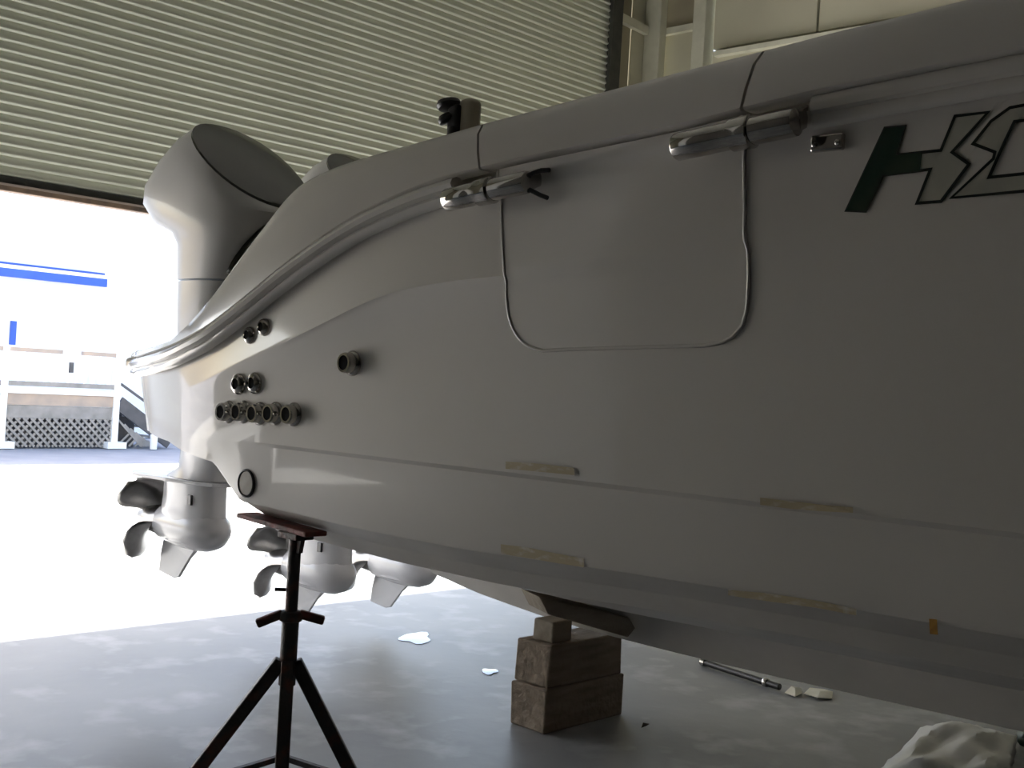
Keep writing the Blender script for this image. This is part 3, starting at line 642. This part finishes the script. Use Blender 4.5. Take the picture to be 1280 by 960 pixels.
# ================================================================= OUTSIDE: PORCH AND BUILDING
PYY = 17.6
porch = empty('porch', (8.7, PYY, 0), 'raised wooden porch with railing, lattice skirt and steps outside', 'porch')
XA, XB = 5.6, 9.56
for x in (5.6, 7.75, 9.55): 
    box('post', (x-.05, PYY-.05, 0.0), (x+.05, PYY+.05, 1.53), 'white', porch)
    box('footing', (x-.16, PYY-.14, 0), (x+.16, PYY+.10, .10), 'white', porch)
for x0, x1 in ((5.65, 7.70), (7.80, 8.62), (8.95, 9.50)): box('top_rail', (x0, PYY-.04, 1.44), (x1, PYY+.04, 1.50), 'brownwood', porch)
for x0, x1 in ((5.65, 7.70), (7.80, 9.50)): box('bottom_rail', (x0, PYY-.03, .93), (x1, PYY+.03, 1.00), 'greywood', porch)
bxs = [x for x in np.arange(5.75, 9.5, .13) if abs(x-7.75) > .08]
for x in bxs: box('baluster', (x-.014, PYY-.014, 1.0), (x+.014, PYY+.014, 1.44), 'white', porch)
box('gate_latch', (8.74, PYY-.05, 1.16), (8.80, PYY+.02, 1.32), 'shadewood', porch)
box('deck_floor', (XA-.1, PYY-.06, .82), (XB+.05, 20, .87), 'white', porch)
box('fascia_board', (XA-.05, PYY-.02, .645), (XB, PYY+.02, .82), 'brownwood', porch)
box('skirt_board', (XA-.05, PYY-.01, .45), (XB, PYY+.03, .64), 'greywood', porch)
# lattice skirt: crossed laths
V, Fc = [], []
def lath(x0, z0_, x1, z1, yo, w=.035):
    d = Vector((x1-x0, 0, z1-z0_)).normalized(); nn = Vector((-d.z, 0, d.x))*w/2; b = len(V)
    for p in (Vector((x0, 0, z0_)), Vector((x1, 0, z1))):
        for s in (1, -1):
            for y in (yo, yo+.008): V.append(p+nn*s+Vector((0, PYY+y, 0)))
    Fc.extend([(b, b+2, b+6, b+4), (b+1, b+5, b+7, b+3), (b, b+4, b+5, b+1), (b+2, b+3, b+7, b+6), (b, b+1, b+3, b+2), (b+4, b+6, b+7, b+5)])
hh = .43
for x in np.arange(XA, XB-.02, .118):
    x1 = min(x+hh, XB); lath(x, hh+.02, x1, hh+.02-(x1-x), -.012)
    x0 = max(x-hh, XA); lath(x, .02+0, min(x+hh, XB), .02+min(hh, XB-x), .0)
for x in np.arange(9.62, 10.25, .105):
    zt = .46-(x-9.6)*.62; t = (zt-.03)/1.62
    if t > .02: lath(x, .03, x+t, .03+t, .0, .03); lath(x, zt, x+zt-.03, .03, -.012, .03)
lt = mesh('lattice_skirt', V, Fc, 'greywood', porch); lt['kind'] = 'stuff'
box('crawl_space_shade', (XA, PYY+.35, 0), (10.1, PYY+.4, .6), 'shadewood', porch)  # dark sheet whose colour stands for the shade behind the lattice
# steps at the right end
bar('stair_stringer', (9.6, PYY-.02, .72), (10.55, PYY-.02, .10), .04, .22, 'shadewood', porch)
bar('stair_rail', (9.62, PYY-.02, 1.02), (10.45, PYY-.02, .52), .03, .035, 'shadewood', porch)
for k in range(4): box('step', (9.62+k*.24, PYY-.02, .66-k*.17), (9.90+k*.24, PYY+1.0, .70-k*.17), 'white', porch)
tag(lathe('white_bucket', [(.05, 0), (.055, .01), (.06, .20), (.062, .23), (.05, .24)], (10.12, PYY-.25, 0), (0, 0, 1), 'white', None, n=16), 'small white bucket on the ground at the foot of the porch steps', 'bucket')
bd = empty('building', (8, 20.2, 0), 'white building with a blue fascia band behind the porch', 'building')
box('wall', (-2, 20.05, 0), (16, 20.4, 5.4), 'white', bd)
box('blue_fascia', (6.2, 19.6, 2.66), (10.35, 19.68, 2.80), 'blue', bd)
box('awning_roof', (6.2, 19.6, 2.80), (10.35, 20.05, 2.86), 'white', bd)
box('blue_trim', (6.2, 19.98, 2.895), (10.5, 20.05, 2.925), 'blue', bd)
box('blue_sign', (8.88, 19.99, 1.55), (8.97, 20.05, 1.95), 'blue', bd)
